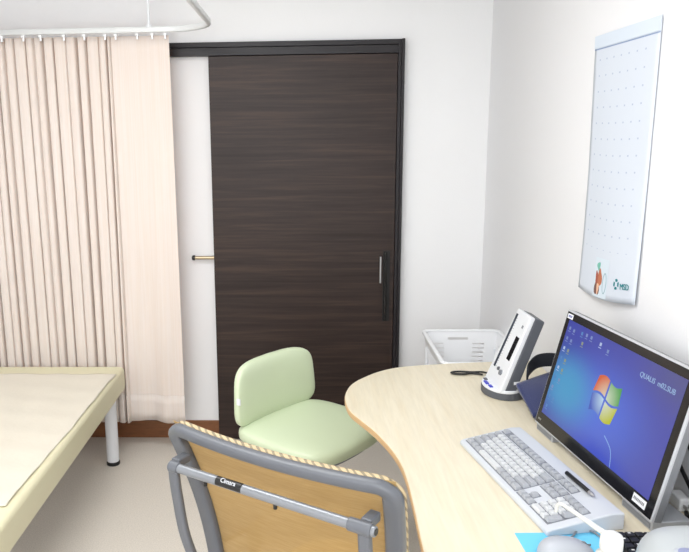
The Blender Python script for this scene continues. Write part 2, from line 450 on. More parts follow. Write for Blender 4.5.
def screen_mat():
    m = bpy.data.materials.new('screen_picture'); m.use_nodes = True; nt = m.node_tree
    b = nt.nodes['Principled BSDF']; b.inputs['Base Color'].default_value = (.01, .01, .015, 1); b.inputs['Roughness'].default_value = .3
    tc = nt.nodes.new('ShaderNodeTexCoord'); sp = nt.nodes.new('ShaderNodeSeparateXYZ'); nt.links.new(tc.outputs['Generated'], sp.inputs[0])
    def math_(op, a, b_=None, c=None):
        n = nt.nodes.new('ShaderNodeMath'); n.operation = op
        for i, v in enumerate((a, b_, c)):
            if v is None: continue
            if isinstance(v, (int, float)): n.inputs[i].default_value = v
            else: nt.links.new(v, n.inputs[i])
        return n.outputs[0]
    X, Z = sp.outputs[0], sp.outputs[2]
    def blob(cx, cz, rx, rz):
        dx = math_('DIVIDE', math_('SUBTRACT', X, cx), rx); dz = math_('DIVIDE', math_('SUBTRACT', Z, cz), rz)
        d = math_('SQRT', math_('ADD', math_('MULTIPLY', dx, dx), math_('MULTIPLY', dz, dz)))
        n = nt.nodes.new('ShaderNodeMapRange'); n.interpolation_type = 'SMOOTHERSTEP'
        n.inputs[1].default_value = 0; n.inputs[2].default_value = 1; n.inputs[3].default_value = 1; n.inputs[4].default_value = 0
        nt.links.new(d, n.inputs[0]); return n.outputs[0]
    def mix(f, c1, c2):
        n = nt.nodes.new('ShaderNodeMix'); n.data_type = 'RGBA'; nt.links.new(f, n.inputs[0]) 
        if isinstance(c1, tuple): n.inputs[6].default_value = lin(c1)
        else: nt.links.new(c1, n.inputs[6])
        n.inputs[7].default_value = lin(c2); return n.outputs[2]
    c = mix(X, (52, 66, 172), (76, 80, 176))
    c = mix(blob(1.05, 1.0, .55, .5), c, (84, 86, 148))
    c = mix(blob(.48, .38, .62, .7), c, (80, 112, 226))
    c = mix(blob(.16, .38, .42, .52), c, (66, 160, 210))
    c = mix(blob(.60, -.02, .36, .24), c, (40, 70, 205))
    nt.links.new(c, b.inputs['Emission Color']); b.inputs['Emission Strength'].default_value = .92
    return m
scr = mobj('screen', B((sx0, sx1, -.0018, -.0008, sz0, sz1)), screen_mat(), label='screen showing blue wallpaper with a four-colour flag logo')
def emat(n, c, s=.95): return mat(n, (10, 10, 10), .4, emit=(c, s))
# four-colour flag logo, waving panes
lx, lz = .004, .184
def pane(ix, iz):
    g = .0035; s = .050
    def f(u, v):
        x = (g+u*s)*ix; z = (g+v*s)*iz
        zz = z - .0075*math.sin(x/.053*PI)
        xx = x*(1-.10*(abs(z)/.04)) 
        return Vector((lx+xx*1.14+.04*z, -.0021, lz+zz*.92))
    return grid(f, 10, 6)
def logo_mat(name, c_in, c_out, ctr):
    m = bpy.data.materials.new(name); m.use_nodes = True; nt = m.node_tree; b = nt.nodes['Principled BSDF']
    b.inputs['Base Color'].default_value = (.01, .01, .01, 1)
    tc = nt.nodes.new('ShaderNodeTexCoord'); vm = nt.nodes.new('ShaderNodeVectorMath'); vm.operation = 'DISTANCE'
    nt.links.new(tc.outputs['Object'], vm.inputs[0]); vm.inputs[1].default_value = ctr
    mr = nt.nodes.new('ShaderNodeMapRange'); mr.inputs[1].default_value = .004; mr.inputs[2].default_value = .062
    nt.links.new(vm.outputs['Value'], mr.inputs[0])
    mx = nt.nodes.new('ShaderNodeMix'); mx.data_type = 'RGBA'; nt.links.new(mr.outputs[0], mx.inputs[0])
    mx.inputs[6].default_value = lin(c_in); mx.inputs[7].default_value = lin(c_out)
    nt.links.new(mx.outputs[2], b.inputs['Emission Color']); b.inputs['Emission Strength'].default_value = .95
    return m
lctr = TM @ Vector((lx, -.002, lz))
for (ix, iz, ci, co) in ((-1, 1, (226, 216, 190), (224, 96, 44)), (1, 1, (216, 226, 200), (84, 168, 84)),
                         (-1, -1, (196, 226, 246), (64, 92, 196)), (1, -1, (222, 230, 216), (196, 200, 40))):
    mobj('logo_pane', pane(ix, iz), logo_mat('logo_pane_colour', ci, co, lctr), scr, solid=.0003,
         label='%s pane of the flag logo' % {(-1, 1): 'red', (1, 1): 'green', (-1, -1): 'blue', (1, -1): 'yellow'}[(ix, iz)])
# halo line of the wallpaper
mobj('wallpaper_streak', sweep(smooth_path([(.105, -.002, sz0+.002), (.088, -.002, sz0+.040), (.048, -.002, sz0+.062)], 6), .0012, .0003, 6, upv=(0, 1, 0)),
     emat('streak_light', (150, 190, 240)), scr)
# desktop icons
icw = emat('icon_white', (186, 204, 236)); icy = emat('icon_gold', (150, 160, 130)); icb = emat('icon_teal', (86, 140, 200)); icg = emat('icon_grey', (130, 150, 200))
icons = []
for r_ in range(9):
    icons.append((-.253, sz1-.022-r_*.030, random.choice([icw, icg, icb])))
for r_ in range(8):
    if r_ != 6: icons.append((-.229, sz1-.024-r_*.030, random.choice([icg, icb, icy])))
icons += [(-.185, sz1-.020, icb), (-.160, sz1-.018, icg), (-.170, sz1-.045, icy), (-.135, sz1-.018, icg), (-.085, sz1-.022, icw), (-.045, sz1-.03, icg)]
for (ix, iz, m) in icons:
    mobj('desktop_icon', B((ix-.0045, ix+.0045, -.0021, -.0017, iz-.0045, iz+.0045), (ix-.007, ix+.007, -.0021, -.0017, iz-.0105, iz-.0085)), m, scr)
text('screen_text', 'QUALIS  m02.SUB', .0178, emat('text_light', (160, 190, 228)), scr, TM @ T(.174, -.0021, sz1-.040) @ RX(PI/2), label='pale lettering on the wallpaper')
# stickers and maker marks on the bezel
paper = mat('paper_white', (236, 238, 242), .6); inkb = mat('ink_blue', (70, 80, 150), .6); inkg = mat('ink_grey', (120, 122, 128), .6)
st = mobj('sticker', B((-MW/2+.010, -MW/2+.040, -.0016, -.0009, MH-.024, MH-.010)), paper, label='small white sticker in the upper left bezel corner')
mobj('sticker_print', B(*[(-MW/2+.015+i*.0055, -MW/2+.0188+i*.0055, -.0018, -.0014, MH-.0205, MH-.0135) for i in range(4)]), inkb, st)
st = mobj('sticker', B((MW/2-.080, MW/2-.030, -.0016, -.0009, .014, .034)), paper, label='white label on the lower right bezel')
mobj('sticker_print', B(*[(MW/2-.076+i*.0052, MW/2-.0725+i*.0052, -.0018, -.0014, .0205, .0275) for i in range(8)]), inkg, st)
mobj('maker_mark', B(*[(-MW/2+.018+i*.0045, -MW/2+.0208+i*.0045, -.0014, -.0008, .016, .021) for i in range(4)]), metal)
for x0, x1 in ((-MW/2+.002, -MW/2+.105), (MW/2-.125, MW/2-.002)):
    f = obj('foot', B((x0, x1, .006, .098, 0, .024)), silver, mon, bevel=(.003, 2))
    obj('foot_grille', B((x0+.008, x1-.008, .0045, .0065, .006, .018)), greypl, f)
obj('stand', B((-.09, .09, .030, .165, 0, .010), (-.05, .05, .075, .105, .008, .12)), silver, mon, bevel=(.004, 2))

# cables behind the monitor
for pts, lb in (([(.903, -1.98, .860), (.901, -2.02, .815), (.899, -2.09, .775), (.893, -2.125, .735), (.886, -2.105, .7255), (.892, -2.085, .7255)], 'black cable hanging in a bend behind the right end of the monitor'),
            ([(.903, -2.00, .90), (.903, -2.07, .86), (.902, -2.13, .81), (.900, -2.16, .760), (.898, -2.178, .7265), (.885, -2.19, .7265)], 'black cable dropping along the wall furthest right of the monitor')):
    tag(obj('power_cable', sweep(smooth_path(pts, 8), .0048, seg=10), black, smooth=True), lb, 'cable')
t = thing('plug_adapter', 'small white plug adapter lying by the wall behind the monitor', 'plug', (.893, -2.052, DZ), 0)
obj('plug_body', B((-.014, .014, -.026, .026, .0, .033)), whitep, t, bevel=(.005, 3))
obj('plug_pin', B((-.008, -.004, -.042, -.029, .014, .022), (.004, .008, -.042, -.029, .014, .022)), metal, t)

# ------------------------------------------------------------------ keyboard
a_k = .178
KW, KD = .500, .185
kc = Vector((.448, -1.698, 0))+Vector((math.sin(a_k), -math.cos(a_k), 0))*KW/2
kb = thing('keyboard', 'light grey computer keyboard lying in front of the monitor', 'keyboard', (kc.x, kc.y, DZ), a_k-PI/2)
KS = (.0415-.0165)/(KD-.03-.012)
def kz(y): return .0165+(y-.012)*KS
bm = prism([(0, 0), (KD, 0), (KD, .040), (KD-.03, .0415), (.012, .0165), (0, .012)], -KW/2, KW/2)
# prism in (depth, height) extruded along width -> reorder axes
for v in bm.verts: v.co = Vector((v.co.z, v.co.x, v.co.y))
obj('case', bm, kbm, kb, bevel=(.004, 3))
u = .0203
nk = 0
def key(cx, cy, wu, m=keym, du=1):
    global nk; nk += 1
    h = .0085; w2 = wu*u/2-.0011; d2 = du*u/2-.0011; z0 = kz(cy)-.001
    bm = bmesh.new(); t_ = .0026
    lo = [(-w2, -d2), (w2, -d2), (w2, d2), (-w2, d2)]; hi = [(-w2+t_, -d2+t_*.9), (w2-t_, -d2+t_*.9), (w2-t_, d2-t_*1.1), (-w2+t_, d2-t_*1.1)]
    A = [bm.verts.new((cx+p[0], cy+p[1], z0)) for p in lo]; C_ = [bm.verts.new((cx+p[0], cy+p[1], z0+h)) for p in hi]
    bm.faces.new(A[::-1]); bm.faces.new(C_)
    for i in range(4): bm.faces.new((A[i], A[(i+1) % 4], C_[(i+1) % 4], C_[i]))
    obj('key', bm, m, kb, bevel=(.0012, 2))
kx0 = -KW/2+.015; ky = .0235
def row(y, widths, x0=kx0, greys=()):
    x = x0
    for i, w_ in enumerate(widths):
        if w_ > 0: key(x+w_*u/2, y, w_, keyg if i in greys else keym)
        x += abs(w_)*u
wellm = mat('key_well_grey', (128, 132, 140), .6)
def well(x0, x1, y0, y1):
    bm = bmesh.new()
    vs = [bm.verts.new(p) for p in ((x0, y0, kz(y0)-.002), (x1, y0, kz(y0)-.002), (x1, y1, kz(y1)-.002), (x0, y1, kz(y1)-.002),
                                    (x0, y0, kz(y0)+.0008), (x1, y0, kz(y0)+.0008), (x1, y1, kz(y1)+.0008), (x0, y1, kz(y1)+.0008))]
    for f in ((0, 3, 2, 1), (4, 5, 6, 7), (0, 1, 5, 4), (1, 2, 6, 5), (2, 3, 7, 6), (3, 0, 4, 7)): bm.faces.new([vs[i] for i in f])
    obj('key_well', bm, wellm, kb)
row(ky, [1.5, 1.25, 1.25, 5.5, 1.25, 1.25, 1.5, 1.5], greys=(0, 1, 2, 4, 5, 6, 7))
row(ky+u, [2.25]+[1]*10+[2.75], greys=(0, 11))
row(ky+2*u, [1.75]+[1]*11+[2.25], greys=(0, 12))
row(ky+3*u, [1.5]+[1]*12+[1.5], greys=(0, 13))
row(ky+4*u, [1]*13+[2], greys=(0, 13))
fy = ky+5.3*u
row(fy, [1, -1, 1, 1, 1, 1, -.5, 1, 1, 1, 1, -.5, 1, 1, 1, 1], greys=range(16))
nx = kx0+15.35*u
row(fy, [1, 1, 1], nx, (0, 1, 2)); row(ky+4*u, [1, 1, 1], nx, (0, 1, 2)); row(ky+3*u, [1, 1, 1], nx, (0, 1, 2))
row(ky+u, [-1, 1], nx, (1,)); row(ky, [1, 1, 1], nx, (0, 1, 2))
px_ = nx+3.35*u
row(ky+4*u, [1, 1, 1, 1], px_, (0, 1, 2, 3)); row(ky+3*u, [1, 1, 1], px_); row(ky+2*u, [1, 1, 1], px_); row(ky+u, [1, 1, 1], px_)
row(ky, [2, 1], px_)
key(px_+3.5*u, ky+2.5*u, 1, keyg, 2); key(px_+3.5*u, ky+.5*u, 1, keyg, 2)
print('keys', nk)
e_ = .0015
well(kx0-e_, kx0+15*u+e_, ky-u/2-e_, ky+4.5*u+e_)
well(kx0-e_, kx0+15*u+e_, fy-u/2-e_, fy+u/2+e_)
well(nx-e_, nx+3*u+e_, ky+2.5*u-e_, ky+4.5*u+e_); well(nx-e_, nx+3*u+e_, fy-u/2-e_, fy+u/2+e_)
well(nx-e_, nx+3*u+e_, ky-u/2-e_, ky+.5*u); well(nx+u-e_, nx+2*u+e_, ky+.5*u, ky+1.5*u+e_)
well(px_-e_, px_+4*u+e_, ky-u/2-e_, ky+4.5*u+e_)

# black pen lying above the function keys
py = fy+.006+u*.5
pen = thing('pen', 'black pen with silver tip lying along the top of the keyboard', 'pen',
            tuple(Matrix.Rotation(a_k-PI/2, 3, 'Z') @ Vector((.112, py+.006, 0))+Vector((kc.x, kc.y, DZ+kz(py)+.0075))), a_k-PI/2)
obj('barrel', lathe([(.003, -.058), (.0052, -.055), (.0052, .046)], 14, axis='X'), black, pen, bevel=(.001, 2))
obj('pen_tip', lathe([(.0052, .046), (.0050, .056), (.0018, .066)], 14, axis='X'), metal, pen, label='silver tip of the pen')

# ------------------------------------------------------------------ blue paper, mouse, wash bottle
tag(obj('blue_paper', xf(B((-.105, .105, -.15, 0, 0, .0012)), T(.575, -2.172, DZ) @ RZ(.03)), blueP), 'bright light blue sheet of paper under the mouse beside the keyboard', 'paper')
ms = thing('computer_mouse', 'pale grey rounded computer mouse on the blue paper', 'mouse', (.552, -2.262, DZ+.0013), .12)
def msf(p):
    z = p.z if p.z > 0 else p.z*.1
    return Vector((p.x, p.y, z*(1-.25*(p.x/.058))+.001 if z > 0 else 0))
obj('mouse_shell', pillow(.060, .036, .038, n=2.5, k=2.2, fn=msf), mat('mouse_shell', (176, 180, 188), .35), ms, smooth=True)
obj('scroll_wheel', lathe([(.008, -.003), (.010, -.002), (.010, .002), (.008, .003)], 18, c=(.036, 0, .020), axis='Y'), greypl, ms)
obj('button_split', B((.022, .054, -.0005, .0005, .018, .0232)), greypl, ms)
tag(obj('mouse_cable', sweep(smooth_path([(.573, -2.208, .7265), (.590, -2.196, .7265), (.607, -2.175, .7265), (.625, -2.168, .7265), (.65, -2.19, .724), (.66, -2.3, .724)], 8), .0022, seg=8), greypl, smooth=True),
    'thin grey cable curling from the mouse over the blue paper', 'cable')

wb = thing('wash_bottle', 'small white squeeze bottle with a long thin nozzle over the keyboard corner', 'bottle', (.574, -2.418, DZ))
obj('bottle_body', lathe([(.026, 0), (.029, .004), (.029, .085), (.026, .100), (.014, .112), (.013, .122)], 32), mat('bottle_plastic', (214, 214, 210), .35), wb, smooth=True)
obj('bottle_cap', lathe([(.0195, .112), (.0205, .114), (.0205, .132), (.019, .140), (.013, .1445), (.004, .1460)], 32), mat('cap_plastic', (222, 223, 222), .4), wb, smooth=True)
noz = smooth_path([(0, .004, .134), (-.014, .028, .137), (-.028, .056, .140), (-.045, .090, .143), (-.056, .110, .144), (-.060, .117, .138), (-.062, .120, .122)], 6)
nn = len(noz)
obj('nozzle', sweep([tuple(p) for p in noz], [.0062-.0028*min(1, i/(nn*.6)) for i in range(nn)], [.0062-.0028*min(1, i/(nn*.6)) for i in range(nn)], 14), mat('nozzle_plastic', (216, 217, 214), .4), wb, smooth=True)

# ------------------------------------------------------------------ dark keypad and white device at the right
kp = thing('black_keypad', 'black keyboard partly hidden under the right end of the monitor', 'keyboard', (.78, -2.245, DZ), 0)
obj('case', B((-.110, .122, -.050, .050, 0, .018)), black, kp, bevel=(.004, 2))
keyb = mat('key_black', (34, 34, 38), .45); keyw = mat('key_print', (226, 226, 226), .5)
for i in range(11):
    for j in range(4):
        cx, cy = -.095+i*.0205, -.035+j*.0220
        k_ = obj('key', B((cx-.0085, cx+.0085, cy-.0085, cy+.0085, .017, .0245)), keyb, kp, bevel=(.0015, 2))
        if (i+j) % 2 == 0: obj('key_print', B((cx-.004, cx+.002, cy+.001, cy+.005, .0240, .0249)), keyw, k_)
wd = thing('desktop_device', 'white smooth rounded device with a grey dial in front of the black keyboard', 'device', (.772, -2.425, DZ), 0)
def wdf(p): return Vector((p.x, p.y, max(0, p.z*1.0)))
obj('device_shell', pillow(.125, .128, .125, n=3.6, k=3.6, fn=wdf), mat('device_white', (186, 191, 194), .4), wd, smooth=True)
dl = obj('dial', lathe([(.024, .095), (.024, .119), (.020, .121)], 32, c=(-.070, -.020, 0)), mat('dial_rim', (196, 200, 208), .3), wd, smooth=False)
obj('dial_face', lathe([(.017, .120), (.017, .1225), (.008, .1235)], 28, c=(-.070, -.020, 0)), mat('dial_blue', (150, 156, 190), .3), dl, label='grey blue dial face')

# ------------------------------------------------------------------ blood pressure monitor
a_d = .041
bp_ = thing('blood_pressure_monitor', 'upright white and grey blood pressure monitor leaning back on the desk', 'medical device', (.654, -1.268, DZ), a_d-PI/2)
TD = T(0, 0, .028) @ RX(-.372)
hh = .272; wb_, wt_ = .083, .062; dd = .047
def taper(y0, y1, inx, z0, z1):
    bm = bmesh.new(); V = []
    for (z, y) in ((z0, y0), (z0, y1), (z1, y1), (z1, y0)):
        k = (z/hh); ww = wb_*(1-k)+wt_*k-inx
        V.append((bm.verts.new((-ww, y, z)), bm.verts.new((ww, y, z))))
    for i in range(4):
        a, b_ = V[i], V[(i+1) % 4]; bm.faces.new((a[0], b_[0], b_[1], a[1]))
    bm.faces.new([v[0] for v in V][::-1]); bm.faces.new([v[1] for v in V])
    return bm
def dob(name, bm, m, parent=bp_, **k): return obj(name, xf(bm, TD), m, parent, **k)
dob('rear_case', taper(.010, dd, 0, .0, hh), darkgrey, bevel=(.006, 3), label='grey rear half of the case')
fr = dob('front_panel', taper(-.006, .012, 0, .0, hh), mat('device_front', (232, 234, 238), .4), bevel=(.004, 3), label='white front panel')
dob('column_display', B((-.054, -.038, -.0072, -.0055, .055, .255)), mat('display_dark', (70, 76, 88), .25), fr, label='long dark pressure column window')
dob('column_scale', B(*[(-.034, -.030 if i % 5 else -.026, -.0070, -.0058, .06+i*.0095, .0612+i*.0095) for i in range(20)]), inkg, fr)
dob('number_display', B((.022, .052, -.0072, -.0055, .105, .190)), mat('display_black', (24, 26, 30), .2), fr, label='small dark number display')
dob('speaker_mark', B((.030, .042, -.0070, -.0058, .222, .232)), greypl, fr)
dob('button', lathe([(.009, -.012), (.010, -.006)], 20, c=(.030, 0, .055), axis='Y'), greypl, fr)
dob('button', lathe([(.006, -.011), (.007, -.006)], 20, c=(.000, 0, .060), axis='Y'), darkgrey, fr)
# base
bm = prism([(.070*math.cos(a)*1.28, .0+.078*math.sin(a)*.95+.035) for a in [2*PI*i/40 for i in range(40)]], 0, .026)
ba = obj('base', bm, darkgrey, bp_, bevel=(.004, 3), label='grey oval base')
bm = prism([(.070*math.cos(a)*1.28, .0+.070*math.sin(a)*.95+.030) for a in [2*PI*i/40 for i in range(40)]], .024, .034)
xx = obj('control_panel', bm, mat('device_front_low', (232, 234, 238), .4), bp_, bevel=(.003, 3), label='white sloping control panel')
btnb = mat('button_blue', (52, 60, 190), .35)
obj('panel_button', B((-.020, .012, -.030, -.018, .033, .038)), btnb, xx, bevel=(.002, 2), label='blue button')
obj('panel_button', B((.020, .045, -.026, -.014, .033, .037)), btnb, xx, bevel=(.002, 2), label='blue button')
obj('panel_button', B((-.052, -.032, -.022, -.010, .033, .037)), darkgrey, xx, bevel=(.002, 2))

# arm cuff: folded navy panel with an arched dark band behind
cf = thing('arm_cuff', 'navy blue blood pressure cuff resting between the grey device and the monitor', 'cuff', (.808, -1.366, DZ), 0)
A_, B_, C__, D_ = Vector((-.112, -.018, .068)), Vector((.025, .070, .078)), Vector((-.100, -.172, .020)), Vector((.060, -.110, .040))
def cuffp(u, v):
    p = A_.lerp(B_, u).lerp(C__.lerp(D_, u), v)
    return p+Vector((0, 0, .010*math.sin(u*PI)*math.sin(v*PI)))
obj('cuff_panel', grid(cuffp, 14, 14), navy, cf, smooth=True, solid=.012)
obj('cuff_fold', grid(lambda u, v: cuffp(u, v)*1.0+Vector((.008, -.004, -.018+.006*v)), 14, 14), navy, cf, smooth=True, solid=.010)
bnd = smooth_path([(-.070, .005, .088), (-.050, .055, .098), (-.005, .100, .112), (.050, .090, .118), (.072, .030, .108), (.060, -.03, .092)], 8)
obj('cuff_band', sweep([tuple(p)  for p in bnd], .0035, .024, 14, upv=(0, 0, 1), square=4), mat('band_dark', (30, 34, 44), .75), cf, smooth=True, label='dark arched band of the cuff')
obj('cuff_mark', sweep([tuple(cuffp(.62, .50)+Vector((0, 0, .0065))), tuple(cuffp(.70, .55)+Vector((0, 0, .0065))), tuple(cuffp(.80, .53)+Vector((0, 0, .0065)))], .0035, .0012, 6, upv=(0, 0, 1)), paper, cf, label='small white printed mark')
obj('cuff_tag', grid(lambda u, v: A_+Vector((-.006+.022*u, .004+.006*u, .008-.010*v)), 2, 2), paper, cf, solid=.001, label='white edge tag')
tag(obj('air_hose', sweep(smooth_path([(.700, -1.205, .7275), (.722, -1.19, .7275), (.742, -1.215, .7275), (.745, -1.262, .7275)], 8), .007, seg=12), black, smooth=True), 'short black rubber air hose between the grey device and the navy cuff', 'hose')
# strap loop on the desk
lp = smooth_path([(.552+(x-.536)*1.32, y-.006, z) for x, y, z in [(.618, -1.088, .7255), (.590, -1.072, .7255), (.566, -1.084, .7260), (.540, -1.080, .7260), (.536, -1.062, .7260), (.560, -1.054, .7260), (.590, -1.062, .7262), (.618, -1.066, .7280), (.632, -1.085, .7300)]], 8)
tag(obj('strap_loop', sweep([tuple(p) for p in lp], .0045, .0035, 10), black, smooth=True), 'thin black strap loop lying flat on the desk left of the upright device', 'strap')

# ------------------------------------------------------------------ laundry basket on a tube stand
lb = thing('laundry_basket', 'white plastic laundry basket with slotted sides on a tube stand in the corner', 'basket', (.729, -.64, 0), 0)
bz0, bz1 = .40, .70
hx, hy, ix_, iy_ = .170, .245, .128, .19
def wall(axis, sgn, cuts):
    """tapered basket side built of cells; cuts = list of (u0,u1,v0,v1) left open"""
    us = sorted(set([0, 1]+[c for q in cuts for c in q[:2]])); vs = sorted(set([0, 1]+[c for q in cuts for c in q[2:]]))
    bm = bmesh.new()
    def P_(u_, v_):
        X = ix_+(hx-ix_)*v_; Y = iy_+(hy-iy_)*v_; z = bz0+(bz1-bz0)*v_
        return (sgn*X, (2*u_-1)*Y, z) if axis == 'x' else ((2*u_-1)*X, sgn*Y, z)
    cache = {}
    def g(u_, v_):
        if (u_, v_) not in cache: cache[(u_, v_)] = bm.verts.new(P_(u_, v_))
        return cache[(u_, v_)]
    for i in range(len(us)-1):
        for j in range(len(vs)-1):
            um, vm = (us[i]+us[i+1])/2, (vs[j]+vs[j+1])/2
            if any(c[0] < um < c[1] and c[2] < vm < c[3] for c in cuts): continue
            bm.faces.new((g(us[i], vs[j]), g(us[i+1], vs[j]), g(us[i+1], vs[j+1]), g(us[i], vs[j+1])))
    return bm
hs = [(a, b_, .34+.065*k, .34+.065*k+.022) for k in range(8) for (a, b_) in ((.08, .25), (.66, .83))]+[(.32, .60, .865, .905)]
for sgn in (1, -1): obj('basket_side', wall('y', sgn, hs), whitep, lb, solid=.003)
vs_ = [(.06+.075*k, .06+.075*k+.040, .12, .82) for k in range(12)]
obj('basket_side', wall('x', -1, vs_), whitep, lb, solid=.003)
obj('basket_side', wall('x', 1, [(a, b_, .34+.065*k, .34+.065*k+.022) for k in range(8) for (a, b_) in ((.10, .40), (.60, .90))]), whitep, lb, solid=.003)
obj('basket_bottom', B((-ix_, ix_, -iy_, iy_, bz0-.002, bz0+.002)), whitep, lb)
def rrect(X, Y, r, z, n=6):
    pts = []
    for cx, cy, a0 in ((X-r, Y-r, 0), (-X+r, Y-r, PI/2), (-X+r, -Y+r, PI), (X-r, -Y+r, 3*PI/2)):
        for i in range(n+1):
            a = a0+PI/2*i/n; pts.append((cx+r*math.cos(a), cy+r*math.sin(a), z))
    return pts
obj('basket_rim', sweep(rrect(hx+.004, hy+.004, .03, bz1), .009, .006, 12, closed=True, upv=(0, 0, 1), square=3), whitep, lb, smooth=True)
obj('stand_ring', sweep(rrect(ix_+.030, iy_+.035, .03, .545), .007, seg=10, closed=True, upv=(0, 0, 1)), whitem, lb, smooth=True)
for sx in (-1, 1):
    for sy in (-1, 1):
        X, Y = sx*(ix_+.030), sy*(iy_+.035)
        obj('stand_post', lathe([(.008, .03), (.008, .62), (.005, .625)], 14, c=(X, Y, 0)), whitem, lb)
        obj('caster', lathe([(.018, -.009), (.022, -.006), (.022, .006), (.018, .009)], 18, c=(X, Y, .022), axis='Y'), greypl, lb)
obj('stand_shelf', sweep(rrect(ix_+.030, iy_+.035, .03, .12), .007, seg=10, closed=True, upv=(0, 0, 1)), whitem, lb, smooth=True)

# ------------------------------------------------------------------ green chair
gr_ = thing('green_chair', 'low-backed light green upholstered swivel chair facing the desk', 'chair', (.048, -1.060, 0), -2.278)
def seatf(p):
    y = p.y; z = p.z
    if y > .12 and True: z -= (y-.12)**2*.55
    z += .010*(abs(p.x)/.25)**2.5
    return Vector((p.x*(1+.02), y, z))
obj('seat', xf(pillow(.238, .230, .044, n=3.8, k=3.2, fn=seatf), T(0, -.030, .478)), greenm, gr_, smooth=True)
obj('seat_pan', xf(pillow(.205, .195, .014, n=3.0, k=4), T(0, -.03, .430)), greypl, gr_, smooth=True)
def backf(p):
    # p.x width, p.y height, p.z thickness -> upright, curved around the sitter
    y = -.226 + .60*p.x**2 - p.z - .06*(p.y+.13)
    return Vector((p.x*(1-.05*(p.y/.135)), y, p.y))
obj('backrest', xf(pillow(.226, .126, .030, n=4.6, k=3.2, fn=backf), T(0, -.005, .622)), greenm, gr_, smooth=True)
obj('side_tag', xf(B((-.003, .003, -.008, .008, -.012, .012)), T(.224, -.195, .62)), paper, gr_, label='small white tag on the backrest edge')
obj('back_bracket', sweep(smooth_path([(0, -.02, .395), (0, -.20, .395), (0, -.268, .43), (0, -.275, .56)], 6), .028, .007, 12, upv=(0, -.5, .5), square=4), greypl, gr_, smooth=True)
obj('column', lathe([(.045, .085), (.045, .11), (.028, .12), (.028, .25), (.018, .255), (.018, .37), (.06, .40), (.06, .418)], 28), greypl, gr_, smooth=False)
def star(parent, r, m, z=.085, cast=.028, off=.3):
    for k in range(5):
        a = off+2*PI*k/5; c, s = math.cos(a), math.sin(a)
        lg = obj('base_leg', sweep([(c*.02, s*.02, z+.015), (c*r*.5, s*r*.5, z+.002), (c*r, s*r, z-.018)], [.024, .019, .015], [.016, .012, .009], 12, upv=(0, 0, 1), square=4), m, parent, smooth=True)
        bm = lathe([(cast*.8, -.020), (cast, -.016), (cast, -.004), (cast*.5, -.003), (cast*.5, .003), (cast, .004), (cast, .016), (cast*.8, .020)], 20, axis='Y')
        obj('caster', xf(bm, T(c*r, s*r, cast) @ RZ(a+.8)), greypl, lg)
star(gr_, .25, greypl)

# ------------------------------------------------------------------ mesh office chair (foreground)
ch = thing('mesh_office_chair', 'grey framed office chair with tan mesh back seen from behind', 'chair', (.104, -2.081, 0), -.56)
TB = T(0, -.322, 1.0) @ RX(.22)  # local: x width, z along the back (0 top, negative down), y forward
def fpath(w0, w1, top, bot, r, n=8):
    """rounded frame outline, half width w0 at top, w1 at bottom"""
    pts = []
    for cx, cz, a0, sg in ((w0-r, top-r, 0, 1), (-(w0-r), top-r, PI/2, 1), (-(w1-r), bot+r, PI, 1), (w1-r, bot+r, 3*PI/2, 1)):
        for i in range(n+1):
            a = a0+PI/2*i/n; pts.append(Vector((cx+r*math.cos(a), 0, cz+r*math.sin(a))))
    # subdivide long straight runs
    out = []
    for i, p in enumerate(pts):
        q = pts[(i+1) % len(pts)]; L = (q-p).length; k = max(1, int(L/.03))
        for j in range(k): out.append(p.lerp(q, j/k))
    return out
def bow(p):   # gentle curve: centre of the back bulges away from the sitter, lumbar forward
    return Vector((p.x, p.y-.020*(1-(p.x/.26)**2)-.0+.03*math.sin(max(0, min(1, -p.z/.5))*PI), p.z))
W0, W1, TOPZ, BOT = .256, .212, -.014, -.50
fp = [bow(p) for p in fpath(W0, W1, TOPZ, BOT, .026)]
frame_w = [.0205-.0080*abs(((fp[(i+1) % len(fp)]-fp[i]).normalized()).x) for i in range(len(fp))]
obj('back_frame', xf(sweep([tuple(p) for p in fp], frame_w, .0125, 16, closed=True, upv=(0, 1, 0), square=3.2), TB), chairgrey, ch, smooth=True)
def mesh_mat():
    m = bpy.data.materials.new('mesh_cloth'); m.use_nodes = True; nt = m.node_tree
    b = nt.nodes['Principled BSDF']; out = nt.nodes['Material Output']
    b.inputs['Roughness'].default_value = .7
    tc = nt.nodes.new('ShaderNodeTexCoord')
    mp = nt.nodes.new('ShaderNodeMapping'); mp.inputs['Scale'].default_value = (20, 20, 420)
    nt.links.new(tc.outputs['Object'], mp.inputs['Vector'])
    n = nt.nodes.new('ShaderNodeTexNoise'); n.inputs['Scale'].default_value = 1.0; n.inputs['Detail'].default_value = 2
    nt.links.new(mp.outputs['Vector'], n.inputs['Vector'])
    r = nt.nodes.new('ShaderNodeValToRGB'); r.color_ramp.elements[0].position = .35; r.color_ramp.elements[1].position = .65
    r.color_ramp.elements[0].color = lin((178, 148, 96)); r.color_ramp.elements[1].color = lin((194, 166, 114))
    nt.links.new(n.outputs['Fac'], r.inputs['Fac']); nt.links.new(r.outputs['Color'], b.inputs['Base Color'])
    tl = nt.nodes.new('ShaderNodeBsdfTranslucent'); tl.inputs[0].default_value = lin((206, 174, 118))
    m1 = nt.nodes.new('ShaderNodeMixShader'); m1.inputs[0].default_value = .35
    nt.links.new(b.outputs[0], m1.inputs[1]); nt.links.new(tl.outputs[0], m1.inputs[2])
    tp = nt.nodes.new('ShaderNodeBsdfTransparent'); tp.inputs[0].default_value = (1, .95, .86, 1)
    m2 = nt.nodes.new('ShaderNodeMixShader'); m2.inputs[0].default_value = .30
    nt.links.new(m1.outputs[0], m2.inputs[1]); nt.links.new(tp.outputs[0], m2.inputs[2]); nt.links.new(m2.outputs[0], out.inputs[0])
    return m
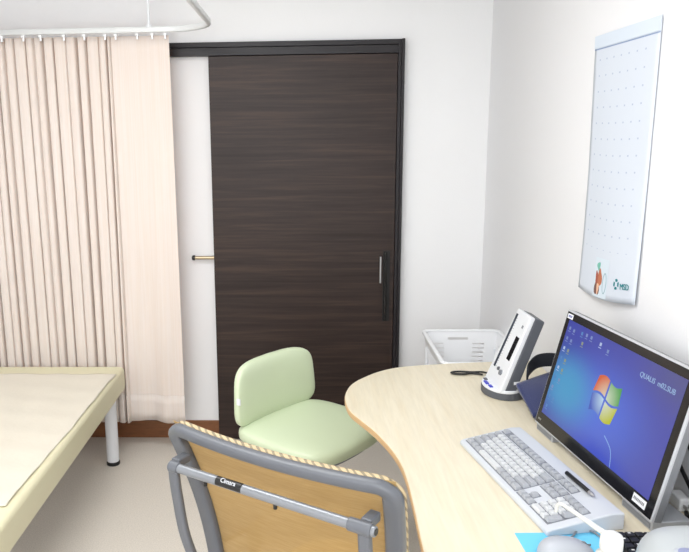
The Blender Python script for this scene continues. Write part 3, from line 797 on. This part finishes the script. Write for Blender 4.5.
def mp_(u_, v_):
    z = TOPZ+.010+(BOT-TOPZ-.02)*v_
    hw = W0+(W1-W0)*v_ + .006
    return bow(Vector(((2*u_-1)*hw, .0, z)))+Vector((0, .010, 0))
obj('back_mesh', xf(grid(mp_, 30, 30), TB), mesh_mat(), ch, smooth=True, solid=.0012, label='tan see-through mesh panel')
# mesh wrapped round the frame edge, dashed weave
m = bpy.data.materials.new('mesh_edging'); m.use_nodes = True; nt = m.node_tree; b = nt.nodes['Principled BSDF']
tc = nt.nodes.new('ShaderNodeTexCoord'); wv = nt.nodes.new('ShaderNodeTexWave'); wv.wave_type = 'BANDS'; wv.bands_direction = 'DIAGONAL'
wv.inputs['Scale'].default_value = 34; wv.inputs['Distortion'].default_value = 2.5; nt.links.new(tc.outputs['Object'], wv.inputs['Vector'])
r = nt.nodes.new('ShaderNodeValToRGB'); r.color_ramp.elements[0].position = .25; r.color_ramp.elements[1].position = .45
r.color_ramp.elements[0].color = lin((134, 122, 100)); r.color_ramp.elements[1].color = lin((192, 172, 136))
nt.links.new(wv.outputs['Fac'], r.inputs['Fac']); nt.links.new(r.outputs['Color'], b.inputs['Base Color']); b.inputs['Roughness'].default_value = .7
fp2 = [bow(p)+Vector((0, .016, 0)) for p in fpath(W0+.013, W1+.013, TOPZ+.010, BOT-.012, .042)]
obj('mesh_edging', xf(sweep([tuple(p) for p in fp2], 0.0038, .0060, 10, closed=True, upv=(0, 1, 0)), TB), m, ch, smooth=True, label='tan woven edging round the frame')
# horizontal bar behind the back and the two struts
bar = obj('back_bar', sweep([(-.214, -.372, .930), (.255, -.372, .930)], .0098, seg=24), mat('bar_metal', (132, 135, 140), .3, .3), ch, smooth=False, bevel=(.002, 2), label='silver round cross bar')
obj('bar_end', lathe([(.0065, .2540), (.0065, .2562)], 20, c=(0, -.372, .930), axis='X'), black, bar)
mk = obj('bar_badge', sweep([(-.092, -.3735, .9315), (-.030, -.3735, .9315)], .0095, seg=24), black, bar, label='black badge with silver lettering')
text('badge_text', 'Cimara', .0125, mat('badge_ink', (210, 212, 216), .3), bar, T(-.061, -.3795, .9390) @ RX(math.radians(48)), ext=.0008, label='silver lettering on the badge')
for x in (-.125, .045):
    obj('bar_screw', lathe([(.004, -.012), (.004, .004)], 12, c=(x, -.372, .923), axis='Z'), black, bar)
for s in (-1, 1):
    x = .232 if s > 0 else -.212
    sp_ = smooth_path([(x, -.370, .926), (x, -.362, .86), (x-s*.002, -.338, .74), (x-s*.02, -.285, .60), (x-s*.07, -.20, .47), (x-s*.12, -.10, .405)], 8)
    obj('strut', sweep([tuple(p) for p in sp_], .0125, .008, 14, upv=(0, 1, 0), square=3.4), chairgrey, ch, smooth=True)
    obj('bracket', B((x-.012, x+.010, -.364, -.325, .924, .943)), chairgrey, ch, bevel=(.004, 3))
    obj('bar_clamp', sweep([(x-(.030 if s > 0 else .006), -.372, .930), (x+(.016 if s > 0 else .018), -.372, .930)], .0125, seg=24), chairgrey, bar, bevel=(.002, 2))
obj('seat', xf(pillow(.245, .235, .038, n=3.4, k=2.8, fn=lambda p: Vector((p.x, p.y, p.z-(max(0, p.y-.12))**2*.7))), T(0, .03, .462)), mat('seat_cloth', (222, 188, 122), .8, bump=.3, bscale=300), ch, smooth=True)
obj('seat_mechanism', B((-.13, .13, -.12, .14, .385, .428)), greypl, ch, bevel=(.01, 3))
for s in (-1, 1):
    sp_ = smooth_path([(s*.12, 0, .40), (s*.255, 0, .40), (s*.278, 0, .46), (s*.278, -.01, .62)], 6)
    am = obj('armrest', sweep([tuple(p) for p in sp_], .018, .011, 14, upv=(0, 1, 0), square=3), chairgrey, ch, smooth=True)
    obj('armrest_pad', xf(pillow(.040, .125, .013, n=4, k=3), T(s*.28, -.03, .637)), greypl, am, smooth=True)
obj('column', lathe([(.045, .085), (.045, .11), (.028, .12), (.028, .25), (.018, .255), (.018, .39)], 28), greypl, ch)
star(ch, .29, greypl, off=.1)

# ------------------------------------------------------------------ wall calendar
cal = thing('wall_calendar', 'large pale blue sheet calendar on the right wall with a curling lower edge', 'calendar', (XR, -1.51, 1.88), 0)
CW = .423; CH = .775
def calp(u_, v_, off=0.0):
    y = .209-(CW-.040*v_)*u_-.030*v_
    curl = .016*max(0, (v_-.45)/.55)**1.6
    side = .012*math.sin(u_*PI)*v_
    z = -(CH-.030*u_*v_)*v_
    return Vector((-.004-curl*(.8-.5*u_)-side-off, y, z-.012*math.sin(u_*PI)*v_))
gm = grid(lambda a, b_: calp(a, b_), 20, 40)
uvl = gm.loops.layers.uv.new('sheet')
gm.verts.index_update()
for f_ in gm.faces:
    for l_ in f_.loops: l_[uvl].uv = ((l_.vert.index//41)/20, (l_.vert.index % 41)/40)
nt = calm.node_tree; b = nt.nodes['Principled BSDF']
uvn = nt.nodes.new('ShaderNodeUVMap'); uvn.uv_map = 'sheet'; sp = nt.nodes.new('ShaderNodeSeparateXYZ'); nt.links.new(uvn.outputs[0], sp.inputs[0])
def mth(op, a, b2=None):
    n_ = nt.nodes.new('ShaderNodeMath'); n_.operation = op
    for i_, v_ in enumerate((a, b2)):
        if v_ is None: continue
        if isinstance(v_, (int, float)): n_.inputs[i_].default_value = v_
        else: nt.links.new(v_, n_.inputs[i_])
    return n_.outputs[0]
U_, V_ = sp.outputs[0], sp.outputs[1]
fu = mth('FRACT', mth('MULTIPLY', mth('SUBTRACT', U_, .10), 8.4)); fv = mth('FRACT', mth('MULTIPLY', mth('SUBTRACT', V_, .08), 16.5))
dot = mth('MULTIPLY', mth('LESS_THAN', fu, .16), mth('LESS_THAN', fv, .10))
lim = mth('MULTIPLY', mth('MULTIPLY', mth('GREATER_THAN', U_, .10), mth('LESS_THAN', U_, .93)), mth('MULTIPLY', mth('GREATER_THAN', V_, .08), mth('LESS_THAN', V_, .81)))
mk_ = mth('MULTIPLY', dot, lim)
mxn = nt.nodes.new('ShaderNodeMix'); mxn.data_type = 'RGBA'; nt.links.new(mk_, mxn.inputs[0])
mxn.inputs[6].default_value = b.inputs['Base Color'].default_value; mxn.inputs[7].default_value = lin((178, 190, 212))
nt.links.new(mxn.outputs[2], b.inputs['Base Color'])
obj('calendar_sheet', gm, calm, cal, smooth=True, solid=.0012)
obj('top_strip', grid(lambda a, b_: calp(a, -.012+b_*.048, .0015), 12, 2), mat('strip_white', (216, 226, 238), .5), cal, solid=.0016, label='white binding strip at the top')
obj('header_line', grid(lambda a, b_: calp(a, .0385+b_*.004, .0012), 20, 1), mat('line_blue', (140, 160, 196), .6), cal, solid=.0004)
teal = mat('ink_teal', (0, 132, 140), .5)
# picture: figure-like splash of warm colours at the bottom edge
def blobp(cu, cv, ru, rv, m, nm='picture_patch', off=.0014, ph=0):
    bm = bmesh.new(); n = 20
    c_ = bm.verts.new(calp(cu, cv, off)); ring = []
    for i in range(n):
        a = 2*PI*i/n; k = 1+.18*math.sin(3*a+ph)
        ring.append(bm.verts.new(calp(cu+ru*k*math.cos(a), cv+rv*k*math.sin(a), off)))
    for i in range(n): bm.faces.new((c_, ring[i], ring[(i+1) % n]))
    return obj(nm, bm, m, pic, solid=.0003)
pic = obj('calendar_picture', grid(lambda a, b_: calp(.36+a*.24, .84+b_*.155, .0012), 6, 6), mat('picture_ground', (214, 226, 236), .6), cal, solid=.0003, label='small colourful picture at the bottom edge')
blobp(.425, .955, .046, .036, mat('patch_brown', (116, 80, 72), .6))
blobp(.465, .920, .038, .036, mat('patch_orange', (190, 116, 84), .6), ph=1, off=.0017)
blobp(.41, .918, .022, .026, mat('patch_rust', (168, 88, 70), .6), ph=2, off=.0018)
blobp(.445, .960, .020, .022, mat('patch_skin', (236, 190, 160), .6), ph=3, off=.0020)
blobp(.43, .872, .028, .016, mat('patch_mint', (120, 190, 176), .6), ph=4, off=.0020)
bm = sweep([tuple(calp(.552+.03*math.cos(a), .935+.040*math.sin(a), .0016)) for a in [2*PI*i/20 for i in range(20)]], .0018, .0004, 6, closed=True, upv=(1, 0, 0))
obj('picture_outline', bm, mat('patch_slate', (150, 180, 192), .6), pic)
# teal mark and letters
mk = thing_mark = None
cu, cv = .735, .928
bm = bmesh.new()
def quadc(bm, pts):
    bm.faces.new([bm.verts.new(calp(p[0], p[1], .0016)) for p in pts])
r1u, r1v = .038, .021
for k in range(4):
    a = k*PI/2
    def pt(r, t_): return (cu+r1u*r*math.cos(t_), cv+r1v*r*math.sin(t_))
    n = 5
    for i in range(n):
        t0, t1 = a-.52+1.04*i/n, a-.52+1.04*(i+1)/n
        quadc(bm, [pt(.50, t0), pt(1.0, t0), pt(1.0, t1), pt(.50, t1)])
lg = obj('logo_mark', bm, teal, cal, solid=.0003, label='teal round four-petal mark')
# letters placed on the curled sheet
p0 = calp(.858, .936, .0030)
dn = (calp(.865, .95)-calp(.865, .89)); dr_ = (calp(.93, .92)-calp(.80, .92))
ex = dr_.normalized(); ez = (-dn).normalized(); ez = (ez-ex*ez.dot(ex)).normalized(); ey = ex.cross(ez)
MT = Matrix((ex, ez, ex.cross(ez))).transposed().to_4x4(); MT.translation = p0
text('logo_letters', 'MSD', .024, teal, cal, MT, ext=.0004, label='teal letters at the bottom right of the sheet')
